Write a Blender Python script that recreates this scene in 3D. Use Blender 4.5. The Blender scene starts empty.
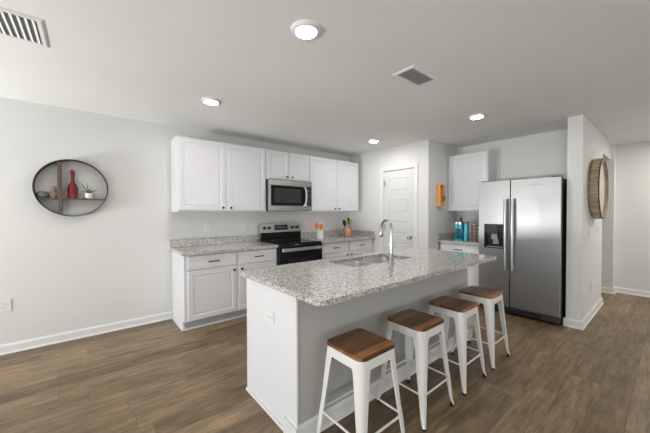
import bpy, bmesh, math, random
from mathutils import Vector, Matrix
random.seed(7)
PI = math.pi
S = bpy.context.scene
C = S.collection

# ------------------------------------------------------------------ camera
PSI, PITCH, ROLL = math.radians(39.52), math.radians(0.853), math.radians(0.15)
CAM_H = 1.3611
HC0 = 2.4706
cam = bpy.data.cameras.new('camera'); cam.sensor_width = 36.0; cam.lens = 287.1/650*36; cam.clip_start = 0.05
co = bpy.data.objects.new('camera', cam); C.objects.link(co)
fw = Vector((math.sin(PSI)*math.cos(PITCH), math.cos(PSI)*math.cos(PITCH), -math.sin(PITCH)))
rt0 = Vector((math.cos(PSI), -math.sin(PSI), 0)); up0 = rt0.cross(fw)
rt = rt0*math.cos(ROLL) - up0*math.sin(ROLL); up = rt.cross(fw)
M4 = Matrix((rt, up, -fw)).transposed().to_4x4(); M4.translation = (0, 0, CAM_H)
co.matrix_world = M4
S.camera = co

# ------------------------------------------------------------------ world, lights, exposure
S.view_settings.view_transform = 'Standard'; S.view_settings.look = 'None'
S.view_settings.gamma = 1; S.view_settings.use_curve_mapping = False
S.view_settings.exposure = 0.10
W = bpy.data.worlds.new('sky'); S.world = W; W.use_nodes = True
W.node_tree.nodes['Background'].inputs[0].default_value = (0.86, 0.93, 1.0, 1)
W.node_tree.nodes['Background'].inputs[1].default_value = 0.8
def area(name, loc, rot, sx, sy, power, col):
    l = bpy.data.lights.new(name, 'AREA'); l.shape = 'RECTANGLE'; l.size = sx; l.size_y = sy
    l.energy = power; l.color = col
    o = bpy.data.objects.new(name, l); C.objects.link(o); o.location = loc; o.rotation_euler = rot
    return o
# daylight just outside each window of the living area behind the camera
DAY = (.985, 1.0, 0.985)
PW = dict(wa=0, wb=0, wc=0, ua=178, ub=12, uc=188, sa=16, sb=24, hall=20)
WIN = dict(a=-1.6, b=1.2, c=3.2)
for k, y in WIN.items():
    sz = 1.7 if k != 'c' else .8
    if PW['w'+k]: area('daylight_west_'+k, (-3.32, y, 1.30), (0, -PI/2, 0), 1.6, sz, PW['w'+k], DAY)
    # light thrown up by the bright ground outside
    if PW['u'+k]: area('ground_bounce_west_'+k, (-3.40, y, .60), (0, -PI/2-.7, 0), .5, sz, PW['u'+k], DAY)
if PW['sa']: area('daylight_south_a', (0.6, -3.62, 1.30), (PI/2, 0, 0), 1.9, 1.6, PW['sa'], DAY)
if PW['sb']: area('daylight_south_b', (4.4, -3.62, 1.30), (PI/2, 0, 0), 1.9, 1.6, PW['sb'], DAY)
if PW['hall']: area('hall_fill_light', (6.15, -.55, HC0-.022), (0, 0, 0), .12, .12, PW['hall'], (1, .93, .84))  # added fill light to brighten the hall, not a known lamp
LAMP_S = 220

# ------------------------------------------------------------------ materials
def mat(name, col=(.8, .8, .8), rough=.5, metal=0, spec=.5, **kw):
    m = bpy.data.materials.new(name); m.use_nodes = True
    b = m.node_tree.nodes['Principled BSDF']
    b.inputs['Base Color'].default_value = (*col, 1); b.inputs['Roughness'].default_value = rough
    b.inputs['Metallic'].default_value = metal; b.inputs['Specular IOR Level'].default_value = spec
    for k, v in kw.items(): b.inputs[k.replace('_', ' ')].default_value = v
    return m
def N(m, t, **kw):
    n = m.node_tree.nodes.new(t)
    for k, v in kw.items(): setattr(n, k, v)
    return n
def L(m, a, b): m.node_tree.links.new(a, b)
def bs(m): return m.node_tree.nodes['Principled BSDF']
def coords(m, scale=(1, 1, 1)):
    tc = N(m, 'ShaderNodeTexCoord'); mp = N(m, 'ShaderNodeMapping'); mp.inputs['Scale'].default_value = scale
    L(m, tc.outputs['Object'], mp.inputs[0]); return mp.outputs[0]
def ramp(m, fac, stops):
    r = N(m, 'ShaderNodeValToRGB'); e = r.color_ramp.elements
    e[0].position, e[0].color = stops[0][0], (*stops[0][1], 1)
    e[1].position, e[1].color = stops[1][0], (*stops[1][1], 1)
    for p, c in stops[2:]:
        x = e.new(p); x.color = (*c, 1)
    L(m, fac, r.inputs[0]); return r.outputs[0]
def noise(m, vec, scale, detail=3, rough=.5):
    n = N(m, 'ShaderNodeTexNoise'); n.inputs['Scale'].default_value = scale
    n.inputs['Detail'].default_value = detail; n.inputs['Roughness'].default_value = rough
    L(m, vec, n.inputs['Vector']); return n.outputs[0]
def mixc(m, fac, a, b, mode='MIX'):
    x = N(m, 'ShaderNodeMix', data_type='RGBA', blend_type=mode)
    if isinstance(fac, (int, float)): x.inputs[0].default_value = fac
    else: L(m, fac, x.inputs[0])
    for s, v in ((6, a), (7, b)):
        if isinstance(v, tuple): x.inputs[s].default_value = (*v, 1)
        else: L(m, v, x.inputs[s])
    return x.outputs[2]
def bump(m, h, strength=.1, dist=.002):
    b = N(m, 'ShaderNodeBump'); b.inputs['Strength'].default_value = strength; b.inputs['Distance'].default_value = dist
    L(m, h, b.inputs['Height']); L(m, b.outputs[0], bs(m).inputs['Normal'])
def painted(name, col, rough=.6, tex=90, strength=.12, spec=.3, var=.02):
    m = mat(name, col, rough, spec=spec); v = coords(m)
    n = noise(m, v, tex, 3)
    c2 = tuple(min(1, c*(1+var)) for c in col); c1 = tuple(c*(1-var) for c in col)
    L(m, ramp(m, noise(m, v, 1.3, 2), [(.3, c1), (.7, c2)]), bs(m).inputs['Base Color'])
    bump(m, n, strength); return m
WALL = painted('wall_paint', (.685, .682, .672), .7)
GREYW = painted('island_grey_paint', (.44, .435, .415), .6)
CEIL = painted('ceiling_paint', (.785, .79, .775), .85, 60, .35)
TRIM = painted('trim_paint', (.74, .74, .74), .35, 30, .03)
CAB = painted('cabinet_paint', (.70, .70, .73), .38, 40, .03, .4, .008)
TOE = painted('toe_kick_shade_grey', (.42, .43, .46), .5)  # shade of the toe recess put into the board's grey
DOORP = painted('door_paint', (.66, .66, .665), .4, 60, .05)
PLATE = painted('white_plastic', (.72, .72, .71), .35, 30, .01)
GROOVE = mat('cabinet_seam_dark', (.05, .05, .05), .8)

def granite():
    m = mat('speckled_granite', rough=.09, spec=.8); v = coords(m)
    base = ramp(m, noise(m, v, 60, 4, .65), [(.30, (.20, .19, .18)), (.44, (.42, .41, .39)), (.56, (.54, .53, .51)), (.7, (.66, .65, .63))])
    def cells(scale, chan, lo, hi):
        vo = N(m, 'ShaderNodeTexVoronoi'); vo.inputs['Scale'].default_value = scale; L(m, v, vo.inputs['Vector'])
        sp = N(m, 'ShaderNodeSeparateColor'); L(m, vo.outputs['Color'], sp.inputs[0])
        return ramp(m, sp.outputs[chan], [(lo, (0, 0, 0)), (hi, (1, 1, 1))])
    c = mixc(m, cells(160, 0, .84, .88), base, (.05, .048, .048))
    c = mixc(m, cells(140, 1, .89, .93), c, (.24, .20, .17))
    c = mixc(m, cells(130, 2, .84, .89), c, (.70, .69, .66))
    L(m, c, bs(m).inputs['Base Color']); return m
GRAN = granite()

def floor_mat():
    m = mat('plank_floor', rough=.38, spec=.4)
    tc = N(m, 'ShaderNodeTexCoord'); sx = N(m, 'ShaderNodeSeparateXYZ'); L(m, tc.outputs['Object'], sx.inputs[0])
    def ma(op, a, b=None, c=None):
        n = N(m, 'ShaderNodeMath', operation=op)
        for i, q in enumerate((a, b, c)):
            if q is None: continue
            if isinstance(q, (int, float)): n.inputs[i].default_value = q
            else: L(m, q, n.inputs[i])
        return n.outputs[0]
    PW, PL = .178, 1.22
    ry = ma('DIVIDE', sx.outputs[1], PW); row = ma('FLOOR', ry); fy = ma('FRACT', ry)
    w1 = N(m, 'ShaderNodeTexWhiteNoise', noise_dimensions='1D'); L(m, row, w1.inputs['W'])
    rx = ma('ADD', ma('DIVIDE', sx.outputs[0], PL), ma('MULTIPLY', w1.outputs[0], 7.3)); colx = ma('FLOOR', rx); fx = ma('FRACT', rx)
    cv = N(m, 'ShaderNodeCombineXYZ'); L(m, row, cv.inputs[0]); L(m, colx, cv.inputs[1])
    w2 = N(m, 'ShaderNodeTexWhiteNoise', noise_dimensions='3D'); L(m, cv.outputs[0], w2.inputs['Vector'])
    # grain, shifted for every plank
    off = N(m, 'ShaderNodeVectorMath', operation='SCALE'); L(m, w2.outputs['Color'], off.inputs[0]); off.inputs[3].default_value = 30
    ad = N(m, 'ShaderNodeVectorMath', operation='ADD'); L(m, tc.outputs['Object'], ad.inputs[0]); L(m, off.outputs[0], ad.inputs[1])
    mp = N(m, 'ShaderNodeMapping'); mp.inputs['Scale'].default_value = (2.6, 24, 1); L(m, ad.outputs[0], mp.inputs[0])
    g = noise(m, mp.outputs[0], 1.5, 8, .68)
    mp2 = N(m, 'ShaderNodeMapping'); mp2.inputs['Scale'].default_value = (2.4, 6, 1); L(m, ad.outputs[0], mp2.inputs[0])
    g2 = noise(m, mp2.outputs[0], 1.6, 5, .62)
    tone = ramp(m, w2.outputs['Value'], [(0, (.150, .103, .060)), (.35, (.190, .134, .079)), (.65, (.222, .160, .095)), (1, (.270, .197, .120))])
    c = mixc(m, ramp(m, g, [(.30, (0, 0, 0)), (.70, (1, 1, 1))]), (.55, .53, .52), (1.38, 1.36, 1.33))
    c = mixc(m, 1.0, tone, c, 'MULTIPLY')
    d = mixc(m, ramp(m, g2, [(.32, (0, 0, 0)), (.68, (1, 1, 1))]), (.70, .70, .74), (1.26, 1.22, 1.14))
    c = mixc(m, 1.0, c, d, 'MULTIPLY')
    ey = ma('MINIMUM', fy, ma('SUBTRACT', 1, fy)); ex = ma('MINIMUM', fx, ma('SUBTRACT', 1, fx))
    seam = ma('MAXIMUM', ma('LESS_THAN', ey, .010), ma('LESS_THAN', ex, .0015))
    c = mixc(m, ma('MULTIPLY', seam, .55), c, (.045, .034, .026))
    L(m, c, bs(m).inputs['Base Color'])
    L(m, ramp(m, g, [(.2, (.46, .46, .46)), (.8, (.33, .33, .33))]), bs(m).inputs['Roughness'])
    bump(m, g, .1, .002); return m
FLOOR = floor_mat()

def steel(name, col=(.60, .60, .61), rough=.27, axis='x', s=1):
    m = mat(name, col, rough, 1.0)
    v = coords(m, {'x': (2, 2, 260), 'z': (260, 260, 2)}[axis])
    n = noise(m, v, 1.2*s, 2)
    L(m, ramp(m, n, [(.2, (rough*.93,)*3), (.8, (rough*1.07,)*3)]), bs(m).inputs['Roughness'])
    bump(m, n, .012, .0003); return m
STEEL = steel('brushed_steel', (.46, .455, .45)); FSTEEL = steel('fridge_steel', (.355, .36, .365), .36)
CHROME = mat('chrome', (.42, .42, .43), .16, 1.0)
NICKEL = mat('satin_nickel', (.45, .44, .43), .3, 1.0)
HANDM = mat('handle_steel', (.55, .55, .56), .30, 1.0)
SINKM = mat('sink_steel', (.66, .66, .66), .28, 1.0)
BLACKG = mat('black_glass', (.006, .006, .007), .08, 0, .3)
BLACKP = mat('black_plastic', (.01, .01, .011), .35, 0, .3)
DARKM = mat('dark_grey_metal', (.045, .046, .05), .42, .3)
BRONZE = mat('black_knob_metal', (.02, .018, .017), .35, .6)
GREYP = mat('grey_plastic', (.30, .31, .32), .45)
BURN = mat('burner_ring_grey', (.09, .09, .09), .25)
DISP = mat('display_glass', (.01, .012, .018), .12)
RUBBER = mat('black_rubber', (.015, .015, .015), .8)
STOOLM = painted('cream_white_metal', (.72, .715, .70), .33, 25, .04, .5, .02)
TEAL = painted('teal_plastic', (.0, .31, .40), .22, 20, .01, .5, .02)
TEALD = painted('deep_teal_plastic', (.0, .14, .20), .25, 20, .01)
CERAM = painted('white_ceramic', (.78, .77, .73), .25, 20, .02)
BLUEP = mat('teal_blue_silicone', (.03, .13, .17), .5)
GREENP = mat('lime_green_silicone', (.33, .42, .10), .5)
ORANGE = painted('orange_red_silicone', (.75, .17, .06), .45, 20, .01)
PEACH = painted('pale_coral_silicone', (.85, .45, .32), .45, 20, .01)
COPPER = mat('copper', (.78, .42, .30), .35, .75)
v_ = coords(COPPER); bump(COPPER, noise(COPPER, v_, 40, 1), .5, .004)
REDG = mat('red_glass', (.17, .002, .008), .07, 0, .7)
STONE = painted('grey_green_stone', (.12, .155, .155), .7, 30, .2, .2, .1)
SAND = painted('tan_carved_stone', (.36, .28, .20), .75, 60, .3, .2, .12)
SOIL = painted('dark_soil', (.05, .035, .025), .95, 80, .6)
LEAF = painted('green_leaf', (.07, .17, .06), .45, 15, .1, .4, .2)
KEY = mat('dark_key_metal', (.12, .12, .13), .35, .9)
POD = painted('red_brown_pod_foil', (.12, .04, .032), .4, 20, .01)
def wood(name, stops, rough=.4, axis=(3, 26, 26), scale=1.5, b=.08):
    m = mat(name, rough=rough, spec=.4); v = coords(m, axis)
    g = noise(m, v, scale, 6, .6)
    L(m, ramp(m, g, stops), bs(m).inputs['Base Color']); bump(m, g, b, .002); return m
def seat_wood():
    m = mat('seat_walnut', rough=.32, spec=.45)
    tc = N(m, 'ShaderNodeTexCoord'); sx = N(m, 'ShaderNodeSeparateXYZ'); L(m, tc.outputs['Object'], sx.inputs[0])
    oi = N(m, 'ShaderNodeObjectInfo')
    d = N(m, 'ShaderNodeMath', operation='MULTIPLY_ADD'); L(m, sx.outputs[1], d.inputs[0]); d.inputs[1].default_value = 1/.055; d.inputs[2].default_value = 20.5
    f = N(m, 'ShaderNodeMath', operation='FLOOR'); L(m, d.outputs[0], f.inputs[0])
    a = N(m, 'ShaderNodeMath', operation='MULTIPLY_ADD'); L(m, oi.outputs['Random'], a.inputs[0]); a.inputs[1].default_value = 91; L(m, f.outputs[0], a.inputs[2])
    w = N(m, 'ShaderNodeTexWhiteNoise', noise_dimensions='1D'); L(m, a.outputs[0], w.inputs['W'])
    tone = ramp(m, w.outputs[0], [(0, (.075, .032, .015)), (.5, (.145, .060, .024)), (1, (.37, .16, .058))])
    cb = N(m, 'ShaderNodeCombineXYZ'); L(m, a.outputs[0], cb.inputs[2])
    ad = N(m, 'ShaderNodeVectorMath', operation='ADD'); L(m, tc.outputs['Object'], ad.inputs[0]); L(m, cb.outputs[0], ad.inputs[1])
    mp = N(m, 'ShaderNodeMapping'); mp.inputs['Scale'].default_value = (4, 45, 1); L(m, ad.outputs[0], mp.inputs[0])
    g = noise(m, mp.outputs[0], 1.5, 6, .6)
    c = mixc(m, 1.0, tone, ramp(m, g, [(.3, (.6, .58, .56)), (.7, (1.3, 1.3, 1.3))]), 'MULTIPLY')
    L(m, c, bs(m).inputs['Base Color']); bump(m, g, .06, .001); return m
SEATW = seat_wood()
SHELFW = wood('dark_shelf_wood', [(.3, (.065, .040, .030)), (.7, (.17, .110, .080))], .55, (4, 4, 4), 6)
HOOP = mat('dark_iron_hoop', (.055, .040, .032), .45, .6)
ORWOOD = wood('orange_wood', [(.3, (.62, .26, .06)), (.7, (.85, .42, .13))], .45, (20, 20, 3))
STAVE = wood('weathered_stave_wood', [(.3, (.22, .165, .11)), (.5, (.42, .33, .22)), (.7, (.58, .48, .34))], .6, (7, 7, 34), 1.4, .25)
MIRR = mat('mirror_glass', (.80, .74, .62), .12, 1.0)
def lampm(name, col, s):
    m = mat(name, (1, 1, 1)); bs(m).inputs['Emission Color'].default_value = (*col, 1); bs(m).inputs['Emission Strength'].default_value = s; return m
LAMP = lampm('lit_diffuser', (1, .97, .92), LAMP_S)
def pane_mat():
    m = bpy.data.materials.new('window_glass'); m.use_nodes = True; nt = m.node_tree; nt.nodes.clear()
    o = nt.nodes.new('ShaderNodeOutputMaterial'); mx = nt.nodes.new('ShaderNodeMixShader'); mx.inputs[0].default_value = .06
    t = nt.nodes.new('ShaderNodeBsdfTransparent'); g = nt.nodes.new('ShaderNodeBsdfGlossy'); g.inputs['Roughness'].default_value = .02
    nt.links.new(t.outputs[0], mx.inputs[1]); nt.links.new(g.outputs[0], mx.inputs[2]); nt.links.new(mx.outputs[0], o.inputs[0]); return m
PANE = pane_mat()

# ------------------------------------------------------------------ mesh helpers
def box(bm, x0, x1, y0, y1, z0, z1):
    r = bmesh.ops.create_cube(bm, size=1.0)
    for v in r['verts']:
        v.co = Vector(((x0+x1)/2 + v.co.x*(x1-x0), (y0+y1)/2 + v.co.y*(y1-y0), (z0+z1)/2 + v.co.z*(z1-z0)))
    return r['verts']
def lathe(bm, prof, c=(0, 0, 0), seg=32, axis='z', close=True):
    """prof = [(r, h), ...] turned round the axis through c"""
    rings = []
    for r, h in prof:
        ring = []
        for k in range(seg):
            a = 2*PI*k/seg; p = (r*math.cos(a), r*math.sin(a), h)
            if axis == 'y': p = (p[0], p[2], p[1])
            if axis == 'x': p = (p[2], p[0], p[1])
            ring.append(bm.verts.new((c[0]+p[0], c[1]+p[1], c[2]+p[2])))
        rings.append(ring)
    for a, b in zip(rings, rings[1:]):
        for k in range(seg): bm.faces.new((a[k], a[(k+1) % seg], b[(k+1) % seg], b[k]))
    if close:
        bm.faces.new(rings[0]); bm.faces.new(rings[-1])
def torus_ring(bm, prof, c=(0, 0, 0), seg=64, axis='z'):
    """closed profile turned round: a hoop"""
    rings = []
    for k in range(seg):
        a = 2*PI*k/seg; ring = []
        for r, h in prof:
            p = (r*math.cos(a), r*math.sin(a), h)
            if axis == 'y': p = (p[0], p[2], p[1])
            ring.append(bm.verts.new((c[0]+p[0], c[1]+p[1], c[2]+p[2])))
        rings.append(ring)
    n = len(prof)
    for k in range(seg):
        a, b = rings[k], rings[(k+1) % seg]
        for i in range(n): bm.faces.new((a[i], a[(i+1) % n], b[(i+1) % n], b[i]))
def tube(bm, pts, rad, seg=12, cap=True):
    pts = [Vector(p) for p in pts]; n = len(pts)
    rads = rad if isinstance(rad, (list, tuple)) else [rad]*n
    rings = []; ref = None
    for i, p in enumerate(pts):
        d = (pts[min(i+1, n-1)] - pts[max(i-1, 0)]).normalized()
        if ref is None:
            ref = d.orthogonal().normalized()
        ref = (ref - d*ref.dot(d)).normalized(); bi = d.cross(ref)
        rings.append([bm.verts.new(p + (ref*math.cos(2*PI*k/seg) + bi*math.sin(2*PI*k/seg))*rads[i]) for k in range(seg)])
    for a, b in zip(rings, rings[1:]):
        for k in range(seg): bm.faces.new((a[k], a[(k+1) % seg], b[(k+1) % seg], b[k]))
    if cap:
        bm.faces.new(rings[0]); bm.faces.new(rings[-1])
def rrect(x0, x1, y0, y1, r, n=6):
    r = r if isinstance(r, (list, tuple)) else [r]*4
    out = []
    for (cx, cy, a0, rr) in ((x1, y1, 0, r[0]), (x0, y1, 90, r[1]), (x0, y0, 180, r[2]), (x1, y0, 270, r[3])):
        sx = -1 if cx == x1 else 1; sy = -1 if cy == y1 else 1
        for k in range(n+1):
            a = math.radians(a0 + 90*k/n)
            out.append((cx+sx*rr+rr*math.cos(a), cy+sy*rr+rr*math.sin(a)))
            if rr == 0: break
    return out
def slab(bm, outer, z0, z1, holes=()):
    for loop_z in (z0, z1):
        edges = []
        for lp in (outer, *holes):
            vs = [bm.verts.new((x, y, loop_z)) for x, y in lp]
            edges += [bm.edges.new((vs[i], vs[(i+1) % len(vs)])) for i in range(len(vs))]
        bmesh.ops.triangle_fill(bm, use_beauty=True, use_dissolve=False, edges=edges)
    for lp in (outer, *holes):
        n = len(lp)
        a = [bm.verts.new((x, y, z0)) for x, y in lp]; b = [bm.verts.new((x, y, z1)) for x, y in lp]
        for i in range(n): bm.faces.new((a[i], a[(i+1) % n], b[(i+1) % n], b[i]))
    bmesh.ops.remove_doubles(bm, verts=bm.verts, dist=1e-5)
def obj(name, bm, m, parent=None, bevel=0, smooth=False, seg=2, label=None, loc=(0, 0, 0), rotz=0):
    bmesh.ops.recalc_face_normals(bm, faces=bm.faces)
    me = bpy.data.meshes.new(name); bm.to_mesh(me); bm.free()
    for mm in (m if isinstance(m, (list, tuple)) else [m]): me.materials.append(mm)
    if smooth or bevel:
        for p in me.polygons: p.use_smooth = True
        me.set_sharp_from_angle(angle=math.radians(38))
    o = bpy.data.objects.new(name, me); C.objects.link(o)
    o.location = loc; o.rotation_euler = (0, 0, rotz)
    if bevel:
        b = o.modifiers.new('bevel', 'BEVEL'); b.width = bevel; b.segments = seg; b.limit_method = 'ANGLE'; b.angle_limit = math.radians(40); b.harden_normals = True
    if parent is not None: o.parent = parent
    if label: o['label'] = label
    return o
def bx(name, m, parent, x0, x1, y0, y1, z0, z1, bevel=0, **k):
    bm = bmesh.new(); box(bm, x0, x1, y0, y1, z0, z1); return obj(name, bm, m, parent, bevel, **k)
def thing(name, label, cat, loc=(0, 0, 0), rotz=0, group=None):
    o = bpy.data.objects.new(name, None); C.objects.link(o); o.empty_display_size = .1
    o.location = loc; o.rotation_euler = (0, 0, rotz); o['label'] = label; o['category'] = cat
    if group: o['group'] = group
    return o
def tag(o, label, cat, group=None):
    o['label'] = label; o['category'] = cat
    if group: o['group'] = group
    return o
def struct(name, boxes, m, bevel=0, parent=None):
    bm = bmesh.new()
    for b in boxes: box(bm, *b)
    o = obj(name, bm, m, parent, bevel)
    if parent is None: o['kind'] = 'structure'
    return o
def dup(root, loc, rotz=None, label=None, group=None):
    r = root.copy(); C.objects.link(r); r.location = loc
    if rotz is not None: r.rotation_euler = (0, 0, rotz)
    if label: r['label'] = label
    if group: r['group'] = group
    for ch in list(root.children):
        c = ch.copy(); C.objects.link(c); c.parent = r
        for g in list(ch.children):
            d = g.copy(); C.objects.link(d); d.parent = c
    return r

# ------------------------------------------------------------------ the room
YW, HC = 4.1015, 2.4706              # kitchen wall, ceiling height
XP, YO, XF = 4.037, 2.3965, 4.96     # pantry wall, pantry side, fridge wall
XPL, YP, YP2 = 4.376, .664, .802     # stub wall right of the fridge
XH, XHR, XL, YS = 6.68, 6.85, -3.2, -3.5
T = .12
struct('floor', [(XL-.2, 7.2, YS-.2, YW+.2, -.12, 0)], FLOOR)
struct('ceiling', [(XL-.2, 7.2, YS-.2, YW+.2, HC, HC+.12)], CEIL)
struct('wall_back', [(XL-T, XF+T, YW, YW+T, 0, HC)], WALL)
DY0, DY1, DZ = 2.640, 3.262, 2.075   # pantry door opening
struct('wall_pantry', [(XP, XP+T, YO, DY0, 0, HC), (XP, XP+T, DY1, YW, 0, HC), (XP, XP+T, DY0, DY1, DZ, HC)], WALL)
struct('wall_pantry_side', [(XP+T, XF+T, YO, YO+T, 0, HC)], WALL)
struct('wall_fridge', [(XF, XF+T, YP2, YO, 0, HC)], WALL)
XOP = 5.84
struct('wall_stub', [(XPL, XOP, YP, YP2, 0, HC), (XOP, XH, YP, YP2, 2.215, HC)], WALL)
struct('wall_hall', [(XH, XH+.3, .62, 2.4, 0, HC), (XHR, XHR+T, YS, .62, 0, HC)], WALL)
struct('wall_hall_end', [(XF+T, XH, 2.3, 2.4, 0, HC)], WALL)
# living area behind the camera, with its windows
WZ0, WZ1 = .45, 2.15
def wall_x(name, x0, x1, y0, y1, wins):
    b = []; y = y0
    for a, c in wins:
        b += [(x0, x1, y, a, 0, HC), (x0, x1, a, c, 0, WZ0), (x0, x1, a, c, WZ1, HC)]; y = c
    b.append((x0, x1, y, y1, 0, HC)); struct(name, b, WALL)
def wall_y(name, y0, y1, x0, x1, wins):
    b = []; x = x0
    for a, c in wins:
        b += [(x, a, y0, y1, 0, HC), (a, c, y0, y1, 0, WZ0), (a, c, y0, y1, WZ1, HC)]; x = c
    b.append((x, x1, y0, y1, 0, HC)); struct(name, b, WALL)
wall_x('wall_left', XL-T, XL, YS, YW, [(-2.6, -.6), (.2, 2.2), (2.7, 3.7)])
wall_y('wall_front', YS-T, YS, XL-T, XHR+T, [(-.4, 1.6), (3.4, 5.4)])
def window(n, cx, cy, along, w=1.0):
    f = bmesh.new(); g = bmesh.new()
    def B(bm, a0, a1, d0, d1, z0, z1):
        if along == 'y': box(bm, cx+d0, cx+d1, cy+a0, cy+a1, z0, z1)
        else: box(bm, cx+a0, cx+a1, cy+d0, cy+d1, z0, z1)
    for a0, a1 in ((-w, -w+.05), (-.03, .03), (w-.05, w)): B(f, a0, a1, -.03, .03, WZ0, WZ1)
    for z0, z1 in ((WZ0, WZ0+.05), (1.28, 1.33), (WZ1-.05, WZ1)): B(f, -w, w, -.028, .028, z0, z1)
    o = obj('window_%d' % n, f, TRIM, bevel=.003); o['kind'] = 'structure'
    for a0, a1 in ((-w+.05, -.03), (.03, w-.05)):
        for z0, z1 in ((WZ0+.05, 1.28), (1.33, WZ1-.05)): B(g, a0, a1, -.003, .003, z0, z1)
    obj('pane', g, PANE, o)
window(1, XL-.06, -1.6, 'y'); window(2, XL-.06, 1.2, 'y')
window(5, XL-.06, 3.2, 'y', .5)
window(3, .6, YS-.06, 'x'); window(4, 4.4, YS-.06, 'x')

# baseboards: profile extruded along a run, facing side given by n
def baseboard(name, runs, m=TRIM, h=.095):
    bm = bmesh.new()
    for (x0, y0, x1, y1, nx, ny) in runs:
        prof = [(0, 0), (.024, 0), (.022, .012), (.015, .018), (.015, h-.02), (.008, h-.006), (.006, h), (0, h)]
        a = [bm.verts.new((x0+nx*d, y0+ny*d, z)) for d, z in prof]; b = [bm.verts.new((x1+nx*d, y1+ny*d, z)) for d, z in prof]
        n = len(prof)
        for i in range(n): bm.faces.new((a[i], a[(i+1) % n], b[(i+1) % n], b[i]))
        bm.faces.new(a); bm.faces.new(b)
    o = obj(name, bm, m); o['kind'] = 'structure'; return o
baseboard('baseboard_back', [(XL, YW, .824, YW, 0, -1)])
baseboard('baseboard_pantry', [(XP, YO-.02, XP, DY0-.072, -1, 0), (XP, DY1+.072, XP, 3.46, -1, 0), (XP-.02, YO, 4.38, YO, 0, -1)])
baseboard('baseboard_stub', [(XPL, YP-.02, XPL, YP2+.02, -1, 0), (XPL-.02, YP, XOP+.02, YP, 0, -1), (XOP, YP-.02, XOP, YP2, 1, 0)])
baseboard('baseboard_hall', [(XH, .61, XH, 2.3, -1, 0), (XH-.02, .62, XHR, .62, 0, -1), (XHR, YS, XHR, .61, -1, 0)])
baseboard('baseboard_left', [(XL, YS, XL, YW, 1, 0)])
baseboard('baseboard_front', [(XL, YS, XHR, YS, 0, 1)])

# pantry door with casing, five panels, hinges, knob
def panel_front(bm, x, y0, y1, z0, z1, panels, depth=.009, mould=.014):
    """a door face lying in the plane X=x, with sunk panels; panels = [(y0,y1,z0,z1)]"""
    ys = sorted({y0, y1, *[q for p in panels for q in p[:2]]}); zs = sorted({z0, z1, *[q for p in panels for q in p[2:]]})
    pset = {tuple(round(q, 5) for q in p) for p in panels}
    for ya, yb in zip(ys, ys[1:]):
        for za, zb in zip(zs, zs[1:]):
            if tuple(round(q, 5) for q in (ya, yb, za, zb)) in pset:
                loops = []
                for ins, dx in ((0, 0), (.003, depth), (mould, depth*.9), (mould+.012, depth*.25)):
                    loops.append([bm.verts.new((x+dx, yy, zz)) for yy, zz in ((ya+ins, za+ins), (yb-ins, za+ins), (yb-ins, zb-ins), (ya+ins, zb-ins))])
                for a, b in zip(loops, loops[1:]):
                    for i in range(4): bm.faces.new((a[i], a[(i+1) % 4], b[(i+1) % 4], b[i]))
                bm.faces.new(loops[-1])
            else:
                bm.faces.new([bm.verts.new((x, yy, zz)) for yy, zz in ((ya, za), (yb, za), (yb, zb), (ya, zb))])
bm = bmesh.new()
dx = XP+.006
dy0, dy1 = DY0+.012, DY1-.012
pans = []; z = DZ-.012-.128
for k in range(5):
    pans.append((dy0+.105, dy1-.105, z-.215, z)); z -= .365
panel_front(bm, dx, dy0, dy1, .012, DZ-.012, pans)
box(bm, dx+.012, dx+.035, dy0, dy1, .012, DZ-.012)
for (a0, a1, b0, b1) in ((dy0, dy0, .012, DZ-.012), (dy1, dy1, .012, DZ-.012)):
    bm.faces.new([bm.verts.new(q) for q in ((dx, a0, b0), (dx+.035, a0, b0), (dx+.035, a0, b1), (dx, a0, b1))])
bmesh.ops.remove_doubles(bm, verts=bm.verts, dist=1e-5)
door = obj('door_1', bm, DOORP); door['kind'] = 'structure'
bm = bmesh.new(); kc = (dx, dy0+.062, .945)
lathe(bm, [(.0, 0), (.030, 0), (.032, -.006), (.012, -.012), (.011, -.035), (.026, -.042), (.031, -.055), (.027, -.067), (.012, -.073), (.0, -.074)], kc, 24, 'x', close=False)
bmesh.ops.remove_doubles(bm, verts=bm.verts, dist=1e-6)
obj('door_handle', bm, NICKEL, door, smooth=True)
for hz in (1.86, 1.10, .26):
    bm = bmesh.new(); lathe(bm, [(.008, -.045), (.008, .045)], (dx-.008, dy1+.004, hz), 12); box(bm, dx-.003, dx+.002, dy1-.03, dy1+.006, hz-.045, hz+.045)
    obj('hinge', bm, NICKEL, door, smooth=True)
cw = .066
struct('trim_1', [(XP-.018, XP, DY0-cw, DY0, 0, DZ+cw), (XP-.018, XP, DY1, DY1+cw, 0, DZ+cw), (XP-.018, XP, DY0, DY1, DZ, DZ+cw),
                  (XP, XP+T, DY0, DY0+.01, 0, DZ), (XP, XP+T, DY1-.01, DY1, 0, DZ), (XP, XP+T, DY0+.01, DY1-.01, DZ-.01, DZ)], TRIM, .004)

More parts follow.
